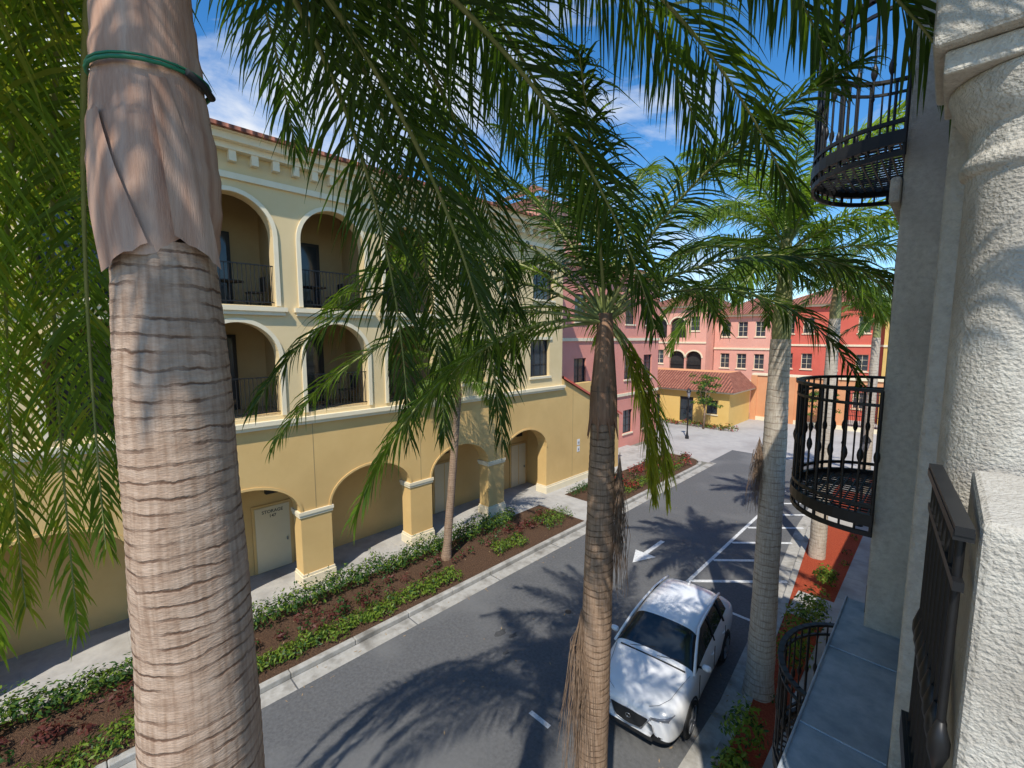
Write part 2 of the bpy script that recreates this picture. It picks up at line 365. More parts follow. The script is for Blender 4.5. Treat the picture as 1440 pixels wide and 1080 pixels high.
# ---------------------------------------------------------------- shrubs
def leaves(mb,c,rad,n,size,ks,flat=.75):
    c=Vector(c)
    for _ in range(n):
        d=Vector((random.gauss(0,1),random.gauss(0,1),random.gauss(0,1))).normalized()
        if d.z<-.2: d.z=-d.z*.5
        rr=random.uniform(.55,1.08)
        p=c+Vector((d.x*rad[0],d.y*rad[1],d.z*rad[2]))*rr
        nn=(d+Vector((random.uniform(-1,1),random.uniform(-1,1),random.uniform(-.3,1)))*.8).normalized()
        u=nn.orthogonal().normalized(); u=Matrix.Rotation(random.uniform(0,6.28),3,nn)@u; w=nn.cross(u)
        s=size*random.uniform(.6,1.3)
        mb.face([p-u*s,p-w*s*.38,p+u*s,p+w*s*.38],random.choice(ks))
def hedge(name,x,y0,y1,z,w,h,ks,step=.28,dens=70,size=.05,gap=0.0,axis='y'):
    mb=MB(); y=y0
    while y<y1:
        if random.random()>=gap:
            xx=x+random.uniform(-.08,.08)
            hh=h*random.uniform(.7,1.25)
            if axis=='y': leaves(mb,(xx,y,z+hh*.3),(w*random.uniform(.75,1.2),step*.85,hh*.75),dens,size,ks)
            else: leaves(mb,(y,xx,z+hh*.3),(step*.85,w*random.uniform(.8,1.15),hh*.75),dens,size,ks)
        y+=step*random.uniform(.8,1.1)
    return mb.obj(name)
hedge('hedge',-12.12,-8,12.2,.12,.38,.7,['bushd','bushd','bushl'],dens=210,size=.055)
hedge('groundcover',-10.35,-6,1.8,.12,.36,.30,['bushl','bushl','bushd'],dens=150)
hedge('groundcover',-10.42,2.2,8.0,.12,.34,.32,['bushl','bushl','bushd'],dens=170)
hedge('groundcover',-10.55,10.0,11.3,.12,.42,.36,['bushl','bushl','bushd'],dens=150)
hedge('hedge',-10.9,12.7,14.2,.12,.55,.45,['bushd','bushl'],dens=150)
hedge('groundcover',-10.6,17.0,25.0,.12,.45,.4,['bushl','bushd','bushl'],dens=100,gap=.1)
hedge('hedge',-12.1,16.3,20,.12,.3,.45,['bushd'],dens=90)
mb=MB()
for i in range(120):
    y=random.uniform(-2,13.5); x=random.choice([-11.45,-11.05])+random.uniform(-.2,.2)
    q=random.uniform(.6,1.25)
    leaves(mb,(x,y,.2+.05*q),(.18*q,.18*q,.24*q),30,.055,random.choice((['bushr','bushr','bushd'],['bushr','bushd','bushd'],['bushr'])))
mb.obj('burgundy_plants')
mb=MB()
for i in range(60):
    leaves(mb,(random.uniform(-11.9,-10.3),random.uniform(18,26.3),.32),(.28,.28,.35),34,.075,random.choice((['bushr','flower'],['bushr','bushd'],['flower','bushr','bushd'])))
mb.obj('red_plants')
mb=MB()
for (x,y,r,h) in [(-1.95,10.9,.38,.85),(-2.0,12.0,.42,1.0),(-1.95,12.9,.38,.9),(-2.1,8.0,.36,.75),(-2.0,7.2,.30,.5),(-2.1,6.2,.25,.35),(-1.95,5.4,.2,.3),(-2.1,15.4,.3,.5)]:
    leaves(mb,(x,y,.2+h*.4),(r,r*1.2,h*.8),480,.055,['bushl','bushl','bushl','bushd'])
for i in range(16):
    leaves(mb,(random.uniform(-2.1,-1.85),random.uniform(3.5,20),.2),(.15,.15,.15),30,.05,['bushd','bushl','bushr'])
mb.obj('shrub')

# ---------------------------------------------------------------- palms
random.seed(11)
def frond(mb,base,az,el0,L,droop,n=80,leafL=.55,leafW=.03,ks=('leafm',),pet=.12,roll=0,rr=.018,grav=.55,bend=0,ex=1.15,bw=14):
    S=26; p=Vector(base); pts=[p.copy()]; T=[]
    bend=random.uniform(-bw,bw)
    for i in range(S):
        t=i/S; el=R(el0-droop*t**ex); a=R(az+bend*t)
        d=Vector((math.cos(a)*math.cos(el),math.sin(a)*math.cos(el),math.sin(el)))
        T.append(d); p=p+d*(L/S); pts.append(p.copy())
    T.append(T[-1])
    mb.tube(pts,[rr*(1-.85*i/S)+.002 for i in range(S+1)],'rachis',5,False)
    for i in range(n):
        t=pet+(1-pet)*(i+.5)/n
        f=t*S; j=int(f); fr=f-j; j2=min(j+1,S)
        P0=pts[j].lerp(pts[j2],fr); Tt=T[min(j,S)]
        a=R(az+bend*t); side=Vector((math.sin(a),-math.cos(a),0))
        side=Matrix.Rotation(R(roll),3,Tt)@side
        up=side.cross(Tt)
        env=min(1,.45+(t-pet)*3.2)*(1-.62*max(0,(t-.45)/.55)**1.6)
        for sg in (-1,1):
            ll=leafL*env*random.uniform(.78,1.15)
            an=R(30+38*t**1.5+random.uniform(-12,12))
            d=(side*sg*math.cos(an)+Tt*math.sin(an)+up*(random.uniform(-.25,.5)))
            d.normalize()
            wv=(Tt-d*Tt.dot(d)); 
            if wv.length<.05: wv=up.copy()
            wv.normalize(); wv=Matrix.Rotation(random.uniform(-.8,.8),3,d)@wv
            q=P0.copy(); K=4; w0=leafW*random.uniform(.75,1.2)
            row=[]
            gk=grav*random.uniform(.6,1.4)
            for s in range(K+1):
                ww=w0*(.45,1,.85,.5,.04)[s]*.5
                row.append((q-wv*ww,q+wv*ww))
                d=(d+Vector((0,0,-gk*(.35+.3*s)))*.6).normalized(); q=q+d*(ll/K)
            k=ks[0] if random.random()<.72 else random.choice(ks)
            b=len(mb.v); mi=mb.m(k)
            for a_,b_ in row: mb.v.append(tuple(a_)); mb.v.append(tuple(b_))
            for s in range(K):
                mb.f.append((b+2*s,b+2*s+1,b+2*s+3,b+2*s+2)); mb.mi.append(mi); mb.sm.append(False)
def trunk(mb,x,y,prof,k,n=20,step=.05,per=.058,amp=.004,lean=(0,0)):
    z0=prof[0][0]; z1=prof[-1][0]
    b=len(mb.v); km=mb.m(k); z=z0; rows=0
    while z<=z1+1e-6:
        for (za,ra),(zb,rb) in zip(prof[:-1],prof[1:]):
            if za<=z<=zb+1e-6: r=ra+(rb-ra)*(z-za)/(zb-za)
        t=(z-z0)/(z1-z0)
        for j in range(n):
            a=2*math.pi*j/n
            ca,sa=math.cos(a),math.sin(a)
            zz=z+.05*noise.noise(Vector((ca*.8,sa*.8,z*.9)))+.05*math.sin(z*1.9)
            saw=(zz/per)%1.0
            rr=r+amp*(saw-.5)+.012*noise.noise(Vector((ca*1.5,sa*1.5,z*2)))*(r/.2)
            mb.v.append((x+lean[0]*t+rr*ca,y+lean[1]*t+rr*sa,z))
        rows+=1; z+=step
    for i in range(rows-1):
        for j in range(n):
            mb.f.append((b+i*n+j,b+i*n+(j+1)%n,b+(i+1)*n+(j+1)%n,b+(i+1)*n+j)); mb.mi.append(km); mb.sm.append(True)

CAZ=44.6
root=empty('palm_tree'); px,py=-2.0,.28
t=MB()
trunk(t,px,py,[(0,.28),(3,.24),(5.7,.205),(7,.178),(7.82,.150)],'trunk1',36,.0145,.054,.0025)
t.obj('trunk',root)
s=MB(); prof=[]
def sr(z):
    f=(z-7.79)/1.55
    r=.156+.030*math.sin(min(1,f*3.0)*math.pi*.75)
    return max(.055,r*(1-.52*max(0,(f-.12)/.88)))
for i in range(40):
    z=7.79+1.55*i/39; prof.append((sr(z)+.003*math.sin(i*2.1),z))
b0=len(s.v); s.lathe(px,py,prof,'sheath',40)
for i in range(b0,len(s.v)):
    v=Vector(s.v[i]); c=Vector((px,py,v.z)); d=v-c; a=math.atan2(d.y,d.x)
    k=1+.035*math.sin(a*3+v.z*1.5)+.015*math.sin(a*7+v.z*3)+.02*noise.noise(v*5)
    w=c+d*k
    if v.z<7.86: w.z+=.04*math.sin(a*2+.6)+.015*math.sin(a*5)
    s.v[i]=tuple(w)
cam_dir=math.atan2(-py,-px)
for (a0,a1,za,zb,lift) in [(cam_dir-.05,cam_dir+.75,8.32,7.83,.022),(cam_dir-1.2,cam_dir-.25,8.2,7.80,.012)]:
    rows=12; cols=8; g0=len(s.v)
    for i in range(rows+1):
        f=i/rows; z=za+(zb-za)*f
        for j in range(cols+1):
            h=j/cols; a=a0+(a1-a0)*h*(.35+.65*f)+ (0 if lift<.02 else .18*f)
            rr=sr(z)*1.045+.004+lift*f*f+.006*math.sin(h*9+f*3)*f
            s.v.append((px+rr*math.cos(a),py+rr*math.sin(a),z-.09*(1-h if lift<.02 else h)*f+.012*noise.noise(Vector((h*6,f*3,1)))))
    for i in range(rows):
        for j in range(cols):
            q=g0+i*(cols+1)+j
            s.f.append((q,q+1,q+cols+2,q+cols+1)); s.mi.append(s.m('sheath')); s.sm.append(True)
s.obj('crownshaft',root)
s=MB()
rs=sr(8.36)*1.06+.006
ring=[(px+rs*math.cos(a*.2618),py+rs*math.sin(a*.2618),8.36+.01*math.sin(a*.26)) for a in range(24)]
s.tube(ring,.006,'strap',6,closed=True)
ring2=[Vector(r_)+Z*.012 for r_ in ring]; s.tube(ring2,.004,'strap',6,closed=True)
ca=cam_dir+.55
s.tube([(px+(rs+.008)*math.cos(ca+.35*k_),py+(rs+.008)*math.sin(ca+.35*k_),8.365-.012*k_) for k_ in range(3)],.012,'plastic',8)
s.obj('tie_strap',root)
f=MB(); B=(px,py,9.2)
for (pc,el,L,dr,ex,ks) in [
 # curtain on the left
 (146,48,6.4,138,.42,('leafy','leafm')),(139,36,5.4,126,.46,('leafm','leafy')),(152,62,6.8,152,.34,('leafy','leafm')),(142,56,6.9,146,.36,('leafg','leafy')),
 (157,66,7.1,156,.32,('leafy','leafg')),(134,60,5.6,144,.40,('leafd','leafm')),(149,70,7.3,158,.33,('leafg','leafm')),(154,58,7.3,150,.30,('leafg','leafy')),(166,40,4.3,128,.5,('leafy','leafm')),(196,60,4.2,146,.6,('leafy','leafm')),
 # hanging over the street
 (108,52,3.7,96,.9,('leafd','leafm')),
 (84,36,4.6,122,.50,('leafd','leafm')),(77,46,4.9,132,.48,('leafd','leafm')),(71,24,4.5,106,.55,('leafd','leafm')),(80,58,4.6,128,.6,('leafd','leafm')),
 (64,40,4.6,118,.6,('leafd','leafm')),(56,50,4.6,118,.7,('leafd','leafm')),(48,22,4.2,88,.8,('leafd','leafm')),(40,54,4.4,112,.85,('leafd','leafm')),(32,34,4.2,88,.9,('leafd','leafm')),
 (24,50,4.3,96,.9,('leafd','leafm')),(16,28,4.1,70,1,('leafd','leafm')),(8,46,4.0,86,1,('leafd','leafm')),(0,30,3.8,64,1,('leafd','leafm')),(-12,40,3.6,68,1,('leafd','leafm')),
 (-22,28,3.2,50,1,('leafd','leafg')),(68,64,4.4,112,.8,('leafd','leafm')),(120,70,3.0,90,1,('leafd','leafm')),(260,60,2.8,70,1,('leafm','leafd'))]:
    frond(f,B,CAZ+pc,el,L,dr,165 if L>6 else 130,.70,.023,ks,pet=.1,roll=random.uniform(-18,18),rr=.021,grav=.66,ex=ex,bw=5 if L>5 else 12)
f.obj('fronds',root)

root=empty('palm_tree'); px,py=-2.53,3.93
t=MB(); trunk(t,px-.08,py-.0,[(0,.2),(3,.175),(5,.155),(6.65,.125)],'trunk2',24,.02,.075,.004,(.08,0))
t.obj('trunk',root)
s=MB(); s.lathe(px,py,[(.125,6.60),(.145,6.68),(.14,6.9),(.115,7.2),(.09,7.5),(.075,7.75)],'sheathb',20)
for j in range(8):
    a=j*.8; s.tube([(px+.11*math.cos(a),py+.11*math.sin(a),7.0),(px+.13*math.cos(a+.1),py+.13*math.sin(a+.1),6.7),(px+.17*math.cos(a+.2),py+.17*math.sin(a+.2),6.45)],[.03,.022,.004],'sheathb',5)
s.tube([(px+.125*math.cos(a*.314),py+.125*math.sin(a*.314),6.95) for a in range(20)],.012,'plastic',6,closed=True)
s.obj('crownshaft',root)
f=MB(); B=(px,py,7.65)
for (pc,el,L,dr,ex,ks) in [
 (180,14,4.1,72,1,('leafm','leafd')),(192,34,3.9,98,1,('leafd','leafm')),(166,46,3.9,92,1,('leafm','leafg')),(207,8,3.2,78,.9,('leafm','leafg')),(173,0,3.2,60,.8,('leafg','leafm')),
 (130,70,3.7,66,1,('leafd','leafm')),(100,80,3.4,50,1,('leafd','leafm')),(60,74,3.4,62,1,('leafm','leafd')),(24,54,3.3,92,1,('leafd','leafm')),(160,72,3.7,70,1,('leafd','leafm')),(20,74,3.4,60,1,('leafd','leafm')),
 (4,36,3.3,96,.9,('leafd','leafm')),(-22,44,3.0,88,1,('leafd','leafm')),(-2,-14,2.1,74,.30,('leafy','leafm')),(14,-20,2.1,68,.3,('leafy','leafm')),(-18,-35,1.9,52,.3,('leafy','leafy')),
 (80,34,3.1,92,1,('leafm','leafg')),(140,24,3.2,88,1,('leafm','leafg')),(150,56,3.6,80,1,('leafd','leafm')),(-50,66,2.7,60,1,('leafd','leafm')),(112,50,3.4,80,1,('leafd','leafm')),(42,40,3.1,85,1,('leafd','leafm')),(120,78,3.6,55,1,('leafd','leafm')),(250,64,2.7,66,1,('leafd','leafm'))]:
    frond(f,B,CAZ+pc,el,L,dr,110,.58 if dr*ex>25 else .42,.021,ks,pet=.14,roll=random.uniform(-16,16),rr=.018,grav=.66,ex=ex,bw=10)
f.obj('fronds',root)
d=MB()
def strands(mb,base,n,L,spread,k='dead',r=.004):
    base=Vector(base)
    for _ in range(n):
        a=random.uniform(0,6.28); sp=random.uniform(0,spread); ll=L*random.uniform(.4,1)
        pts=[base+Vector((0,0,random.uniform(-.5,.1)))]
        for i in range(1,5):
            fr=i/4; pts.append(base+Vector((math.cos(a)*sp*fr**.6+random.uniform(-.03,.03),math.sin(a)*sp*fr**.6+random.uniform(-.03,.03),-ll*fr)))
        mb.tube(pts,[r,r,r*.8,r*.7,r*.4],k,3,False)
strands(d,(px+.14,py+.12,6.2),120,1.5,.13)
strands(d,(px-.12,py-.16,4.45),150,2.3,.28)
d.obj('dead_fronds',root)

def auto_palm(x,y,zt,zc,prof,tk,L,n,ks,seed,leafL=.5,nl=70,cs='sheathg',csr=.15,dead=False,lean=(0,0),lw=.026):
    random.seed(seed)
    root=empty('palm_tree'); t=MB(); trunk(t,x,y,prof,tk,22,.03,.13,.005,lean); t.obj('trunk',root)
    x+=lean[0]; y+=lean[1]
    s=MB(); s.lathe(x,y,[(csr*1.02,zt-.03),(csr*1.12,zt+.12),(csr,zt+.4*(zc-zt)),(csr*.7,zt+.8*(zc-zt)),(csr*.5,zc+.05)],cs,18); s.obj('crownshaft',root)
    f=MB()
    for i in range(n):
        u=(i+.5)/n
        el=84-95*u**1.1+random.uniform(-7,7)
        az=i*137.5+random.uniform(-15,15)
        dr=60+32*random.random()+ (15 if u<.5 else -5)
        if u>.8: dr=62
        frond(f,(x,y,zc-.25*u*(zc-zt)),az,el,L*random.uniform(.85,1.08),dr,nl,leafL,lw,ks[0] if u>.45 else ks[1],pet=.13,roll=random.uniform(-14,14),rr=.02,grav=.55)
    f.obj('fronds',root)
    if dead:
        d=MB(); strands(d,(x-.24,y-.1,zt-2.0),160,1.5,.22); d.obj('dead_fronds',root)
auto_palm(-2.3,9.7,7.45,9.3,[(0,.31),(.5,.26),(2,.235),(5,.215),(7.47,.17)],'trunk3',3.15,30,(('leafm','leafd','leafg'),('leafg','leafm')),3,.64,120,dead=True)
auto_palm(-2.65,17.4,8.1,9.4,[(0,.25),(3,.21),(8.12,.16)],'trunk3',2.6,22,(('leafd','leafm'),('leafm','leafg')),5,.55,75,csr=.14,lw=.03)
auto_palm(-11.5,8.5,5.5,6.35,[(0,.19),(.6,.14),(5.55,.11)],'trunk2',2.3,20,(('leafm','leafg'),('leafm','leafg')),9,.5,70,cs='sheathb',csr=.11,lean=(.2,.45))
auto_palm(-2.4,26.5,7.5,8.6,[(0,.22),(3,.2),(7.52,.16)],'trunk3',2.3,18,(('leafd','leafm'),('leafm','leafg')),12,.5,50,csr=.14,lw=.035)
random.seed(21)

# ---------------------------------------------------------------- ochre building
root=empty('ochre_arcade_building'); X=-13.1; P=mapper('E',X)
w=MB()
arc=[3.1-3.7*k for k in (3,2,1,0)]+[6.8,10.5,14.2]
top0=5.1
opwall(w,P,.55,-12,16.7,.13,top0,[(c,2.8,.13,2.4,1.0) for c in arc],'ochre')
slope=lambda s_: 5.55-(s_-16.7)*.45
opwall(w,P,.55,16.703,22,.13,5,[(20.4,1.7,.13,1.95,.6)],'ochre',topf=slope)
w.box(-15.3,-14.9,-12,22,.13,4.9,'ochre')
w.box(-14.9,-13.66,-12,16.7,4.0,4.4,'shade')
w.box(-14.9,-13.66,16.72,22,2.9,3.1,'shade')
for c in (16.2,): w.box(-14.9,-13.66,c,c+.3,.13,4.0,'ochre')
lg=[3.2-2.6*k for k in (4,3,2,1,0)]+[5.8,8.4]
ops2=[(c,1.9,5.35,6.95,.95) for c in lg]+[(15.1,1.3,5.75,7.4,0),(12.6,.7,5.9,7.3,0),(11.2,1.2,5.75,7.4,0)]
opwall(w,P,.35,-12,16.7,5.1,8.15,ops2,'cream')
ops3=[(c,1.9,8.35,10.2,.95) for c in lg]+[(15.3,1.4,9.2,10.5,0),(13.1,.65,9.2,10.5,0),(11.2,1.3,9.2,10.5,0)]
opwall(w,P,.35,-12,16.7,8.15,12.1,ops3,'cream')
w.box(-26,-13.45,16.4,16.69,5.12,12.08,'cream')
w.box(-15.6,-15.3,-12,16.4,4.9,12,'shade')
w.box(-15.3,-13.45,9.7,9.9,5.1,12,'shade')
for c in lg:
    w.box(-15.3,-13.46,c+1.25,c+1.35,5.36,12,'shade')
w.obj('walls',root)
w=MB()
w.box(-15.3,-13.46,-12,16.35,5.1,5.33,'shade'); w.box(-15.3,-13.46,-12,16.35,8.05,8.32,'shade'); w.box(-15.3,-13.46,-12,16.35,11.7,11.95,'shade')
w.obj('floors',root)
t=MB()
for c in arc: archtrim(t,P,c,2.8,2.4,1.0,.07,'ochre',.025)
for c in lg:
    archtrim(t,P,c,1.9,6.95,.95,.11,'trimc'); archtrim(t,P,c,1.9,10.2,.95,.11,'trimc')
    for zb,zs in ((5.35,6.95),(8.35,10.2)):
        for e in (c-.95-.113,c+.953): pbox(t,P,e,e+.11,-.05,-.002,zb,zs,'trimc')
cs=[a+1.85 for a in arc]; cs=[-12+0.0]+cs
for c in cs[1:-1]+[16.25]:
    if c>16: s0,s1=15.6,19.55
    else: s0,s1=c-.45,c+.45
    t.box(X-.61,X+.06,s0-.05,s1+.05,.13,.42,'trimc'); t.box(X-.58,X+.03,s0-.03,s1+.03,.42,.5,'trimc')
    if c<16:
        t.box(X-.61,X+.05,s0-.06,s1+.06,2.32,2.42,'trimc'); t.box(X-.59,X+.025,s0-.04,s1+.04,2.24,2.32,'trimc')
        t.box(X,X+.004,c-.01,c+.01,2.45,5.0,'joint')
t.box(X,X+.004,17.6,17.62,.55,4.9,'joint')
t.box(X,X+.1,-12,16.75,5.02,5.12,'trimc'); t.box(X,X+.16,-12,16.8,5.12,5.24,'trimc')
for c in lg:
    t.box(X,X+.14,c-1.2,c+1.2,8.2,8.32,'trimc'); t.box(X,X+.09,c-1.15,c+1.15,8.1,8.2,'trimc')
for c,wd in ((15.1,1.3),(12.6,.7),(11.2,1.2)): t.box(X,X+.05,c-wd/2-.14,c+wd/2+.14,7.41,7.55,'trimc')
for c,wd in ((15.3,1.4),(13.1,.65),(11.2,1.3)): t.box(X,X+.05,c-wd/2-.14,c+wd/2+.14,10.51,10.65,'trimc')
t.box(X,X+.08,-12,16.75,11.45,11.6,'trimc')
t.box(X,X+.22,-12,16.85,12.1,12.25,'trimc'); t.box(X-.3,X+.4,-12,17.0,12.25,12.42,'trimc'); t.box(X-.3,X+.5,-12,17.1,12.42,12.52,'trimc')
y=-11.8
while y<16.6: t.box(X,X+.19,y,y+.16,11.85,12.1,'trimc'); y+=.5
t.obj('trim',root)
r=MB()
r.face([(X+.6,-12,12.53),(X+.6,17.3,12.53),(X-3.5,17.3,14.0),(X-3.5,-12,14.0)],'tileY')
r.face([(X+.6,17.3,12.53),(X-3.5,17.3,14),(X-8,17.3,12.53)],'cream')
r.box(X+.5,X+.62,-12,17.3,12.44,12.53,'tileY')
r.face([(X+.12,16.71,slope(16.7)+.12),(X+.12,22.15,slope(22.15)+.12),(X-.7,22.15,slope(22.15)+.12),(X-.7,16.71,slope(16.7)+.12)],'tileX')
r.face([(X+.12,16.71,slope(16.7)+.003),(X+.12,22.15,slope(22.15)+.003),(X+.12,22.15,slope(22.15)+.12),(X+.12,16.71,slope(16.7)+.12)],'coral')
r.box(-19,-15.2,17.3,21,12,14.6,'pink2')
r.face([(-14.7,16.9,14.62),(-14.7,21.4,14.62),(-17.1,19.1,16)],'tileY'); r.face([(-14.7,16.9,14.62),(-19.5,16.9,14.62),(-17.1,19.1,16)],'tileX')
r.obj('roof',root)
wn=MB()
for c,wd,nx in ((15.1,1.3,3),(12.6,.7,1),(11.2,1.2,3)): window(wn,P,c,wd,5.75 if wd>.8 else 5.9,7.4 if wd>.8 else 7.3,.2,nx,3)
for c,wd,nx in ((15.3,1.4,3),(13.1,.65,1),(11.2,1.3,3)): window(wn,P,c,wd,9.2,10.5,.2,nx,3)
PB=mapper('E',-15.3)
for c in lg:
    for zb in (5.34,8.33):
        pbox(wn,PB,c-.85,c+.45,-.06,-.003,zb,zb+2.25,'dark')
        for q in (0,1): wn.face([PB(c-.78+q*.6,-.065,zb+.1),PB(c-.25+q*.6,-.065,zb+.1),PB(c-.25+q*.6,-.065,zb+2.15),PB(c-.78+q*.6,-.065,zb+2.15)],'glass')
wn.obj('windows',root)
rl=MB()
for c in lg:
    for zb in (5.35,8.35):
        rail(rl,[(X-.12,c-.95),(X-.12,c+.95)],zb,1.07,.1,.011)
rl.obj('balcony_railings',root)
pf=MB()
for (y,zb) in ((5.6,8.33),(3.3,8.33),(5.9,5.34)):
    pf.lathe(-14.2,y,[(.2,zb),(.03,zb+.05),(.03,zb+.68),(.38,zb+.7),(.38,zb+.73)],'dark',14)
    for sy in (-.65,.65):
        pf.box(-14.4,-14.0,y+sy-.2,y+sy+.2,zb+.42,zb+.46,'dark'); pf.box(-14.4,-14.0,y+sy+(.2 if sy>0 else -.24),y+sy+(.24 if sy>0 else -.2),zb+.47,zb+.9,'dark')
        for a_ in (-14.38,-14.05):
            for b_ in (-.18,.15): pf.box(a_,a_+.03,y+sy+b_,y+sy+b_+.03,zb,zb+.42,'dark')
pf.obj('patio_furniture',root)
dr=MB(); PD=mapper('E',-14.9)
for c in (4.25,10.95,15.7,-3.2):
    wd=1.0
    if c==15.7: c=15.5
    pbox(dr,PD,c-wd/2-.08,c+wd/2+.08,-.05,-.002,.13,2.3,'ochre'); pbox(dr,PD,c-wd/2,c+wd/2,-.075,-.052,.15,2.22,'doorc')
    pbox(dr,PD,c+wd/2-.12,c+wd/2-.08,-.12,-.077,1.0,1.1,'alloy')
    pbox(dr,PD,c-.18,c+.18,-.16,-.002,2.65,2.85,'dark')
    pbox(dr,PD,c-.02,c+.02,-.078,-.0752,.2,2.2,'ochre') if c>9 else None
pbox(dr,P,18.0,18.22,-.012,-.002,2.05,2.35,'signw'); pbox(dr,P,18.0,18.22,-.012,-.002,1.7,1.98,'signw')
dr.obj('doors',root)
def text(body,loc,size,parent,rot=(R(90),0,R(90))):
    c=bpy.data.curves.new('lettering','FONT'); c.body=body; c.size=size; c.align_x='CENTER'; c.extrude=.002; c.offset=.001
    o=bpy.data.objects.new('lettering',c); o.location=loc; o.rotation_euler=rot; c.materials.append(M['text']); bpy.context.scene.collection.objects.link(o); o.parent=parent
text('STORAGE',(-14.82,4.25,2.02),.14,root); text('147',(-14.82,4.25,1.87),.14,root)
text('10',(-13.085,18.11,2.12),.15,root); text('8',(-13.085,18.11,1.77),.15,root)

# ---------------------------------------------------------------- far buildings
def block(name,face,d,s0,s1,z1,k,cols,rows,depth,roof=True,ww=1.0,z0w=1.2,sth=3.3,wh=1.5,arches=(),rk='tileY',over=.5):
    root=empty(name); P=mapper(face,d); w=MB(); wn=MB()
    for r_ in range(rows):
        zb=r_*sth; zt=(r_+1)*sth if r_<rows-1 else z1
        ops=[]
        for c in cols:
            if (r_,c) in arches: ops.append((c,1.6,zb+.5,zb+1.9,.7))
            else: ops.append((c,ww,zb+z0w,zb+z0w+wh,0))
        opwall(w,P,.3,s0,s1,zb+(.0 if r_ else 0),zt-.0,ops,k)
        for c in cols:
            if (r_,c) in arches:
                pbox(wn,P,c-.8,c+.8,.31,.34,zb+.5,zb+2.7,'dark'); rl=[P(c-.8,.05,0),P(c+.8,.05,0)]; rail(wn,rl,zb+.5,1.0,.16,.015)
                archtrim(wn,P,c,1.6,zb+1.9,.7,.14,'trimc')
            else:
                window(wn,P,c,ww,zb+z0w,zb+z0w+wh,.15,2,3,frame='trimc' if face=='S' else 'dark')
        if r_: pbox(w,P,s0-.02,s1+.02,-.08,-.002,zb-.1,zb+.08,'trimc')
    pbox(w,P,s0+.002,s0+.3,.302,depth,0,z1-.01,k); pbox(w,P,s1-.3,s1-.002,.302,depth,0,z1-.01,k); pbox(w,P,s0+.31,s1-.31,depth-.3,depth,0,z1-.02,k)
    pbox(w,P,s0-.2,s1+.2,-.25,depth,z1,z1+.22,'trimc')
    w.obj('walls',root); wn.obj('windows',root)
    r=MB(); e=over; zt=z1+.23; m=depth/2
    A=P(s0-e,-e,zt);B_=P(s1+e,-e,zt);C=P(s1+e,depth+e,zt);D=P(s0-e,depth+e,zt)
    ins=min(m,(s1-s0)/2-.1); h=m*.4
    Ri=P(s0+ins,m,zt+h); Rj=P(s1-ins,m,zt+h)
    r.face([A,B_,Rj,Ri],rk); r.face([C,D,Ri,Rj],rk); r.face([B_,C,Rj],rk); r.face([D,A,Ri],rk); r.face([A,B_,C,D],'trimc')
    r.obj('roof',root)
    return root
block('pink_building','E',-15.3,16.75,31,11.6,'pink',[18.5,21.2,24.0,26.8,29.4],3,12,rk='tileY',ww=1.2,z0w=1.0,wh=1.6,sth=3.7)
block('balcony_building','S',46,-24,-17.6,10.6,'pink2',[-22.6,-20.6,-18.8],3,10,rk='tileX',arches=((0,-20.6),(1,-20.6),(2,-20.6),(1,-18.8),(2,-22.6)),sth=3.5)
block('light_pink_building','S',48,-17.5,-12.3,9.6,'pink2',[-16.4,-14.8,-13.2],3,10,rk='tileX',ww=.9,sth=3.2)
block('coral_building','S',50,-12.2,-4.0,10.4,'coral',[-11.2,-9.6,-7.6,-5.4],3,11,rk='tileX',ww=.9,sth=3.4,z0w=1.1)
block('yellow_building','S',49,-3.9,5,10.2,'yellow',[-2.6,-.6,1.4],3,11,rk='tileX',ww=.9,sth=3.4)
root=empty('shop_building'); w=MB(); P=mapper('S',38.5)
opwall(w,P,.3,-22,-12.6,0,3.0,[(-19.5,1.6,.1,2.3,0),(-16.2,1.2,.1,2.3,0),(-14,.9,1.0,2.2,0)],'yellow')
w.box(-12.9,-12.6,38.8,43.8,0,3.0,'yellow'); w.obj('walls',root)
w=MB(); window(w,P,-19.5,1.6,.1,2.3,.15,2,2,sill=None); window(w,P,-16.2,1.2,.1,2.3,.15,2,2,sill=None); window(w,P,-14,.9,1,2.2,.15,2,2); w.obj('windows',root)
w=MB(); w.face([(-22.3,38,3.0),(-12.1,38,3.0),(-13.6,41,4.4),(-22.3,41,4.4)],'tileX'); w.face([(-12.1,38,3.0),(-12.1,44,3.0),(-13.6,44,4.4),(-13.6,41,4.4)],'tileY')
w.box(-22.2,-12.2,38.1,43.9,2.86,2.98,'trimc'); w.box(-22.3,-13.62,41.0,43.9,3,4.38,'orange'); w.obj('roof',root)
root=empty('orange_wall'); w=MB(); P=mapper('S',44.2)
opwall(w,P,.4,-12.5,1.5,0,4.1,[(-4.4,2.4,0,3.0,.8)],'orange'); w.box(-12.6,1.6,44.1,44.7,4.1,4.28,'trimc')
for x in (-12.4,-9.4,-6.4,-2.4,.6): w.box(x-.25,x+.25,44.08,44.198,0,4.1,'orange')
w.box(-12.5,1.5,44.12,44.197,0,.35,'trimc')
w.obj('wall_panels',root)
w=MB()
for i in range(21):
    x=-5.55+i*.115; h=3.0+.75*math.sqrt(max(0,1-((x+4.4)/1.2)**2)); w.tube([(x,44.35,0),(x,44.35,h)],.018,'iron',5)
for z in (.2,1.2,2.2,3.0): w.box(-5.6,-3.2,44.33,44.37,z,z+.05,'iron')
for zc in (1.7,2.6):
    for xc in (-5,-4.4,-3.8): w.tube([(xc+.22*math.cos(a*.52),44.3,zc+.22*math.sin(a*.52)) for a in range(12)],.018,'iron',5,closed=True)
w.obj('gate',root)
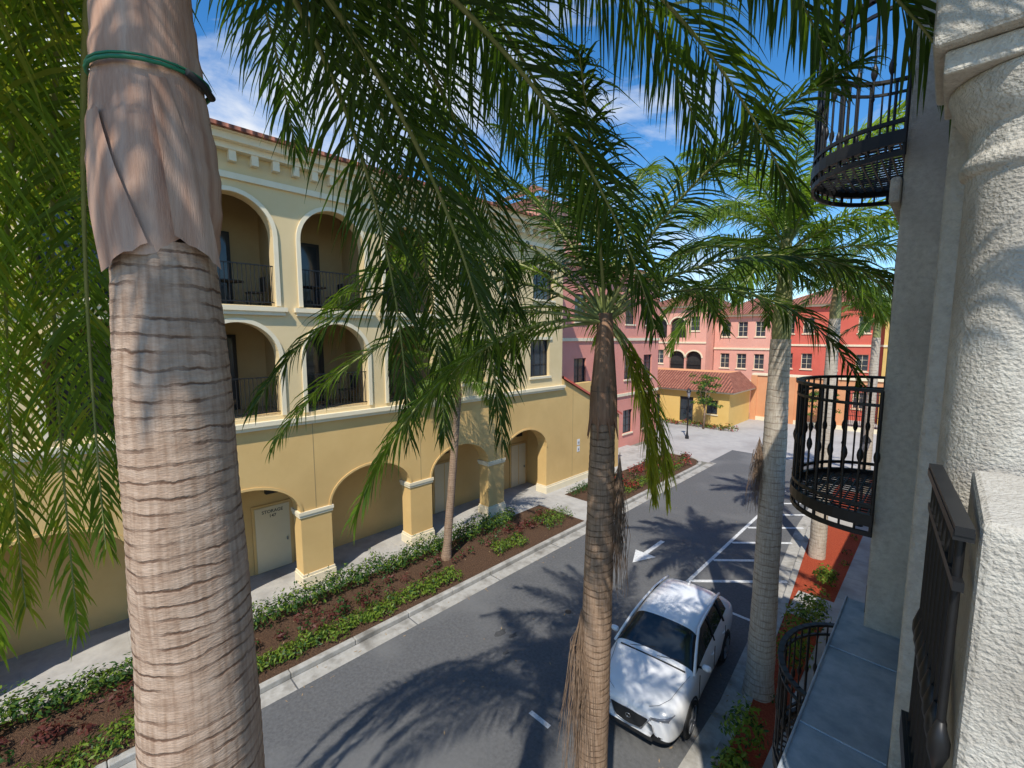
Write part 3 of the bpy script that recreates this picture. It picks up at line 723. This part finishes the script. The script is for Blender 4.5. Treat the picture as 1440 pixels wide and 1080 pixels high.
hedge('hedge',37.2,-17.5,-11.5,.0,.4,.5,['bushd','bushl','flower'],.3,60,.09,axis='x')
for (x,y,h) in ((-13.9,36.6,4.4),(-6.9,42.6,3.2)):
    root=empty('small_tree'); t=MB(); t.tube([(x,y,0),(x+.05,y,h*.3),(x,y+.05,h*.55)],[.09,.07,.05],'trunk2',8)
    for j in range(6):
        a=j*1.05; t.tube([(x,y,h*.4),(x+.5*math.cos(a),y+.5*math.sin(a),h*.75)],[.04,.015],'trunk2',5)
    t.obj('trunk',root); l=MB()
    for j in range(30):
        a=random.uniform(0,6.28); rr=random.uniform(.1,1.1); leaves(l,(x+rr*math.cos(a),y+rr*math.sin(a),h*random.uniform(.4,1)),(.38,.38,.3),60,.1,['bushd','bushl','bushd'])
    l.obj('foliage',root)
def lamp(x,y,h=3.6):
    root=empty('street_lamp'); s=MB()
    s.lathe(x,y,[(.14,.0),(.14,.15),(.08,.3),(.05,.6),(.04,h-.6),(.07,h-.58),(.04,h-.5)],'iron',12); s.obj('post',root)
    s=MB(); s.lathe(x,y,[(.07,h-.5),(.15,h-.1),(.15,h-.08)],'lamp',8); s.lathe(x,y,[(.19,h-.08),(.12,h+.05),(.02,h+.2)],'iron',8); s.obj('lantern',root)
lamp(-13.4,32.2)
lamp(-2.0,21.5)
b=MB(); b.box(-1.25,-.85,18,18.4,.13,1.2,'stucco'); b.box(-1.3,-.8,17.95,18.45,1.2,1.3,'trimc'); b.obj('stone_pedestal')

# ---------------------------------------------------------------- near building on the right
root=empty('stucco_building'); w=MB()
w.box(-.35,1.5,4.72,6.95,0,10.8,'stucco')
w.box(-.30,1.5,6.953,30,0,5.2,'stucco')
w.box(-.07,.9,3.1,4.717,5.0,10.8,'stucco')
w.box(-.27,.9,2.3,4.716,0,4.88,'stucco')
w.box(-.13,.62,2.46,3.098,8.62,10.8,'stucco')
w.box(.02,.9,2.5,3.09,5.0,5.6,'stucco')
w.box(-.42,-.352,4.65,7.0,8.55,8.75,'stucco')
w.box(.10,.8,1.72,2.42,4.89,7.0,'stucco')
w.box(.12,.8,1.74,2.28,0,4.88,'stucco')
w.obj('walls',root,bevel=.02)
c=MB()
for cx,cy,r in ((.17,2.78,.17),):
    c.lathe(cx,cy,[(r*1.35,5.0),(r*1.35,5.12),(r*1.15,5.2),(r,5.3),(r,8.16),(r*1.1,8.17),(r*1.16,8.2),(r*1.1,8.23),(r*1.02,8.25),(r*1.02,8.34),(r*1.15,8.37),(r*1.3,8.42),(r*1.45,8.5),(r*1.45,8.53)],'stucco',40)
    c.box(cx-r*1.55,cx+r*1.55,cy-r*1.55,cy+r*1.55,8.53,8.617,'stucco')
c.obj('column',root,bevel=.012)
l=MB(); l.box(-.52,-.075,2.3,5.15,4.9,5.0,'ledge'); l.box(-.53,-.515,2.29,5.16,4.86,5.012,'ledge'); l.box(-.42,-.28,2.3,4.71,4.7,4.88,'stucco')
for yy in (3.2,4.2): l.box(-.515,-.076,yy,yy+.012,5.0,5.012,'ledge')
l.obj('ledge',root,bevel=.004)
r=MB(); rail(r,[(.07,1.72),(.0,2.48)],5.75,1.2,.09,.012)
a_=Vector((.07,1.72,0)); b_=Vector((.0,2.5,0)); d_=(b_-a_).normalized(); s_=Vector((-d_.y,d_.x,0))
r.obox((a_+b_)/2+Z*6.965,d_*.40,s_*.02,Z*.013,'iron'); r.obox((a_+b_)/2+Z*5.8,d_*.40,s_*.03,Z*.05,'iron'); r.obox((a_+b_)/2+Z*6.8,d_*.39,s_*.012,Z*.014,'iron')
for i in range(9):
    p=a_+d_*(.04+.088*i); r.tube([p+Z*6.2,p+Z*6.26,p+Z*6.3,p+Z*6.36],[.01,.026,.026,.01],'iron',8)
r.obj('near_railing',root)
def round_balcony(name,zf,yc=5.42,xw=-.35,W=.80,D=.72,h=1.07):
    b=MB(); n=22; pts=[]
    for i in range(n+1):
        a=math.pi*i/n; pts.append(Vector((xw-D*math.sin(a)**.8,yc-W*math.cos(a),0)))
    for zz,t,hh in ((zf-.02,.02,.05),(zf+.1,.012,.015),(zf+h,.026,.014),(zf+h-.12,.012,.012),(zf-.14,.012,.02)):
        for a,c in zip(pts[:-1],pts[1:]):
            d=(c-a); L=d.length
            if L<1e-5: continue
            d.normalize(); s=Vector((-d.y,d.x,0)); b.obox((a+c)/2+Z*zz,d*(L/2+.006),s*t,Z*hh,'iron')
    tot=sum((c-a).length for a,c in zip(pts[:-1],pts[1:])); nb=22
    for q in range(nb+1):
        want=tot*q/nb; acc=0
        for a,c in zip(pts[:-1],pts[1:]):
            L=(c-a).length
            if acc+L>=want-1e-6: p=a.lerp(c,(want-acc)/L); break
            acc+=L
        big=q%4==0
        b.tube([p+Z*(zf-.16),p+Z*(zf+h)],.014 if big else .009,'iron',6,False)
        b.tube([p+Z*(zf+.46),p+Z*(zf+.49),p+Z*(zf+.52),p+Z*(zf+.55),p+Z*(zf+.58)],[.009,.02,.024,.02,.009],'iron',8,False)
        if q%2==0: b.tube([p+Z*(zf+.3),p+Z*(zf+.32),p+Z*(zf+.34)],[.009,.016,.009],'iron',6,False)
    def half(y): 
        c_=(yc-y)/W; c_=max(-1,min(1,c_)); return D*math.sqrt(1-c_*c_)**.8
    k=int(2*W/.075)
    for i in range(1,k):
        y=yc-W+2*W*i/k; b.box(xw-half(y)+.01,xw,y-.006,y+.006,zf-.025,zf-.01,'iron')
    x=xw-.04
    while x>xw-D+.03:
        s_=((xw-x)/D)**(1/.8); hw=W*math.sqrt(max(0,1-s_*s_)); b.box(x-.006,x+.006,yc-hw,yc+hw,zf-.027,zf-.012,'iron'); x-=.07
    b.box(xw-.02,xw-.003,yc-.45,yc+.45,zf,min(zf+2.2,10.7),'dark')
    b.obj(name,root)
for zf in (9.05,6.0,3.05): round_balcony('balcony',zf)

# ---------------------------------------------------------------- car
def car(name,loc,rotz,sc=1.0):
    root=empty(name)
    # y, w, zb, zbelt, wbelt, ztop, wtop   (front at y=0)
    st=[(0.0,.50,.36,.62,.46,.68,.28),(.04,.72,.25,.74,.66,.80,.46),(.16,.83,.22,.86,.76,.92,.55),(.40,.895,.22,.93,.81,1.00,.60),(.75,.92,.22,.985,.84,1.06,.64),(1.08,.925,.22,1.02,.865,1.11,.70),
     (1.20,.925,.22,1.04,.87,1.135,.78),(1.55,.925,.22,1.06,.875,1.36,.715),(1.95,.925,.22,1.08,.88,1.575,.65),(2.2,.925,.22,1.09,.88,1.635,.645),(2.7,.925,.22,1.11,.88,1.66,.645),(3.3,.925,.22,1.14,.87,1.635,.63),(3.8,.92,.24,1.18,.855,1.56,.60),
     (4.20,.90,.26,1.18,.83,1.30,.64),(4.40,.88,.28,1.06,.82,1.10,.64),(4.50,.82,.32,.93,.74,.96,.55),(4.53,.64,.4,.8,.58,.82,.44)]
    b=MB(); rows=[]
    for (y,w_,zb,zbl,wb,zt,wt) in st:
        crown=.03 if zt>1.3 else .035
        zc=zt-(.05 if zt>1.3 else .02)
        half=[(0,zb),(w_*.88,zb),(w_*.98,zb+.12),(w_*1.0,zb+(zbl-zb)*.5),(w_*.99,zbl-.13),(wb,zbl),(wt+.03,zc),(wt*.72,zt+.004),(wt*.35,zt+crown*.8),(0,zt+crown)]
        row=[(x,y,z) for x,z in half]+[(-x,y,z) for x,z in reversed(half[1:-1])]
        rows.append(row)
    n=len(rows[0])
    for r_ in rows: b.v+=r_
    for i in range(len(rows)-1):
        y0=st[i][0]
        for j in range(n):
            j2=(j+1)%n
            jj=j if j<9 else n-1-j
            k='carpaint'
            if jj in (0,1): k='plastic'
            if jj==5 and 1.19<=y0<3.79: k='carglass'
            if jj in (6,7,8) and (1.19<=y0<1.9 or 3.79<=y0<4.1): k='carglass'
            b.f.append((i*n+j,i*n+j2,(i+1)*n+j2,(i+1)*n+j)); b.mi.append(b.m(k)); b.sm.append(True)
    b.f.append(tuple(range(n))); b.mi.append(b.m('carpaint')); b.sm.append(True)
    b.f.append(tuple((len(rows)-1)*n+j for j in range(n))); b.mi.append(b.m('carpaint')); b.sm.append(True)
    o=b.obj('body',root); md=o.modifiers.new('s','SUBSURF'); md.levels=2; md.render_levels=2
    d=MB()
    for sx in (-1,1):
        d.tube([(sx*.87,1.16,1.085),(sx*.80,1.45,1.285),(sx*.735,1.75,1.465),(sx*.685,2.02,1.58),(sx*.672,2.4,1.612),(sx*.67,3.0,1.612),(sx*.645,3.6,1.56),(sx*.64,3.85,1.50)],[.03,.03,.028,.028,.024,.022,.024,.03],'carpaint',8)
        d.tube([(sx*.885,2.55,1.09),(sx*.70,2.58,1.58)],.022,'plastic',6)
        d.tube([(sx*.88,3.35,1.13),(sx*.68,3.38,1.57)],.03,'plastic',6)
        for y in (1.38,2.5,3.42): d.box(min(sx*.917,sx*.929),max(sx*.917,sx*.929),y-.004,y+.004,.5,1.0,'plastic')
        for y in (2.32,3.25): d.tube([(sx*.918,y-.09,.93),(sx*.938,y,.935),(sx*.918,y+.09,.93)],.012,'carpaint',6)
        d.tube([(sx*.86,1.50,1.08),(sx*.95,1.49,1.10)],.025,'plastic',6)
        d.tube([(sx*.93,1.49,1.12),(sx*.97,1.48,1.135),(sx*1.04,1.47,1.14),(sx*1.09,1.49,1.135),(sx*1.105,1.50,1.13)],[.03,.06,.065,.05,.02],'carpaint',10)
        d.tube([(sx*.42,.03,.735),(sx*.58,.055,.755),(sx*.72,.125,.785),(sx*.80,.27,.83)],[.010,.024,.028,.008],'lamp',8)
        d.tube([(sx*.40,.015,.715),(sx*.58,.035,.73),(sx*.745,.115,.755)],.008,'alloy',6)
        d.tube([(sx*.58,.03,.42),(sx*.70,.08,.43)],[.03,.015],'plastic',6)
        d.tube([(sx*.55,4.48,.99),(sx*.8,4.38,1.0)],.028,'coral',6)
        d.tube([(sx*.36,.10,.888),(sx*.52,.18,.935),(sx*.66,.40,.985),(sx*.72,.75,1.035),(sx*.80,1.12,1.085)],.004,'plastic',4)
        for y in (.92,3.55):
            cx=sx*.90
            ringp=[(sx*.905,y+.385*math.cos(a),.36+.385*math.sin(a)) for a in [math.pi*(-.12+1.24*i/18) for i in range(19)]]
            d.tube(ringp,.032,'plastic',6)
            prof=[(.0,.20),(.30,.20),(.345,.16),(.35,.10),(.35,.0),(.345,-.03),(.26,-.045)]
            nn=28
            for i in range(len(prof)-1):
                for j in range(nn):
                    a0=2*math.pi*j/nn;a1=2*math.pi*(j+1)/nn
                    q=[]
                    for (rr,dx),a in ((prof[i],a0),(prof[i],a1),(prof[i+1],a1),(prof[i+1],a0)): q.append((cx-sx*dx,y+rr*math.cos(a),.355+rr*math.sin(a)))
                    d.face(q,'tyre')
            d.face([(cx+sx*.02,y+.26*math.cos(2*math.pi*j/nn),.355+.26*math.sin(2*math.pi*j/nn)) for j in range(nn)],'plastic')
            for q in range(5):
                a=q*2*math.pi/5+.3; c_=Vector((cx+sx*.035,y+.13*math.cos(a),.355+.13*math.sin(a)))
                d.obox(c_,Vector((.012,0,0)),Vector((0,math.cos(a),math.sin(a)))*.12,Vector((0,-math.sin(a),math.cos(a)))*.035,'alloy')
            d.tube([(cx+sx*.03,y+.25*math.cos(a*.2244),.355+.25*math.sin(a*.2244)) for a in range(28)],.014,'alloy',6,closed=True)
    gp=[(-.38,.0,.70),(.38,.0,.70),(.33,-.02,.56),(.2,-.03,.44),(-.2,-.03,.44),(-.33,-.02,.56)]
    d.face(gp,'plastic')
    d.tube([(-.44,.02,.715),(-.37,-.005,.65),(-.27,-.03,.47),(0,-.04,.425),(.27,-.03,.47),(.37,-.005,.65),(.44,.02,.715)],.012,'alloy',6)
    d.tube([(.05*math.cos(a*.524),-.03,.59+.04*math.sin(a*.524)) for a in range(12)],.007,'alloy',6,closed=True)
    d.box(-.48,.48,-.005,.05,.29,.35,'plastic')
    d.tube([(-.70,1.12,1.115),(-.35,1.10,1.14),(0,1.09,1.15),(.35,1.10,1.14),(.70,1.12,1.115)],.016,'plastic',6)
    d.tube([(-.5,1.16,1.15),(.0,1.30,1.24)],.006,'plastic',4); d.tube([(.1,1.16,1.17),(.55,1.27,1.21)],.006,'plastic',4)
    d.tube([(0,3.5,1.66),(0,3.62,1.69),(0,3.72,1.64)],[.03,.02,.008],'carpaint',6)
    d.obj('fittings',root)
    root.location=loc; root.rotation_euler=(0,0,rotz); root.scale=(sc,sc,sc)
car('parked_car',(-3.72,6.85,.004),R(5.5),.95)

# ---------------------------------------------------------------- light and sky
AZ=29; EL=53
S=Vector((math.sin(R(AZ))*math.cos(R(EL)),-math.cos(R(AZ))*math.cos(R(EL)),math.sin(R(EL))))
sl=bpy.data.lights.new('sun','SUN'); sl.energy=5.0; sl.angle=R(.55); sl.color=(1,.95,.86)
so=bpy.data.objects.new('sun',sl); so.rotation_euler=S.to_track_quat('Z','Y').to_euler(); so.location=(0,0,30); bpy.context.scene.collection.objects.link(so)
w=bpy.data.worlds.new('World'); bpy.context.scene.world=w; w.use_nodes=True; nt=w.node_tree; N=nt.nodes; L=nt.links
bg=N['Background']; bg.inputs['Strength'].default_value=.15
sky=N.new('ShaderNodeTexSky'); sky.sky_type='NISHITA'; sky.sun_disc=False; sky.sun_elevation=R(EL); sky.sun_rotation=R(180-AZ); sky.air_density=1.0; sky.dust_density=.1; sky.ozone_density=3.5
hs=N.new('ShaderNodeHueSaturation'); hs.inputs['Saturation'].default_value=1.3; hs.inputs['Value'].default_value=1.3; L.new(sky.outputs[0],hs.inputs['Color'])
tc=N.new('ShaderNodeTexCoord'); mp=N.new('ShaderNodeMapping'); mp.inputs['Scale'].default_value=(1,1,2.6); L.new(tc.outputs['Generated'],mp.inputs['Vector'])
n=N.new('ShaderNodeTexNoise'); n.inputs['Scale'].default_value=2.3; n.inputs['Detail'].default_value=10; n.inputs['Roughness'].default_value=.6; n.inputs['Distortion'].default_value=.4; L.new(mp.outputs[0],n.inputs['Vector'])
sx=N.new('ShaderNodeSeparateXYZ'); L.new(tc.outputs['Generated'],sx.inputs[0])
ma=N.new('ShaderNodeMath'); ma.operation='MULTIPLY_ADD'; ma.inputs[1].default_value=-.25; L.new(sx.outputs['X'],ma.inputs[0]); L.new(n.outputs['Fac'],ma.inputs[2])
r=N.new('ShaderNodeValToRGB'); r.color_ramp.elements[0].position=.60; r.color_ramp.elements[1].position=.80; L.new(ma.outputs[0],r.inputs['Fac'])
mx=N.new('ShaderNodeMix'); mx.data_type='RGBA'; mx.inputs['B'].default_value=(6.2,6.4,6.7,1); L.new(r.outputs[0],mx.inputs['Factor']); L.new(hs.outputs[0],mx.inputs['A'])
L.new(mx.outputs['Result'],bg.inputs['Color'])

# ---------------------------------------------------------------- camera
cd=bpy.data.cameras.new('camera'); cd.sensor_width=36; cd.lens=15.5; cd.clip_start=.05; cd.clip_end=1500
co=bpy.data.objects.new('camera',cd); co.location=(0,0,7.5); co.rotation_euler=(R(84),0,R(44.6)); bpy.context.scene.collection.objects.link(co)
bpy.context.scene.camera=co
sc=bpy.context.scene; sc.view_settings.view_transform='Standard'; sc.view_settings.look='None'; sc.view_settings.exposure=0
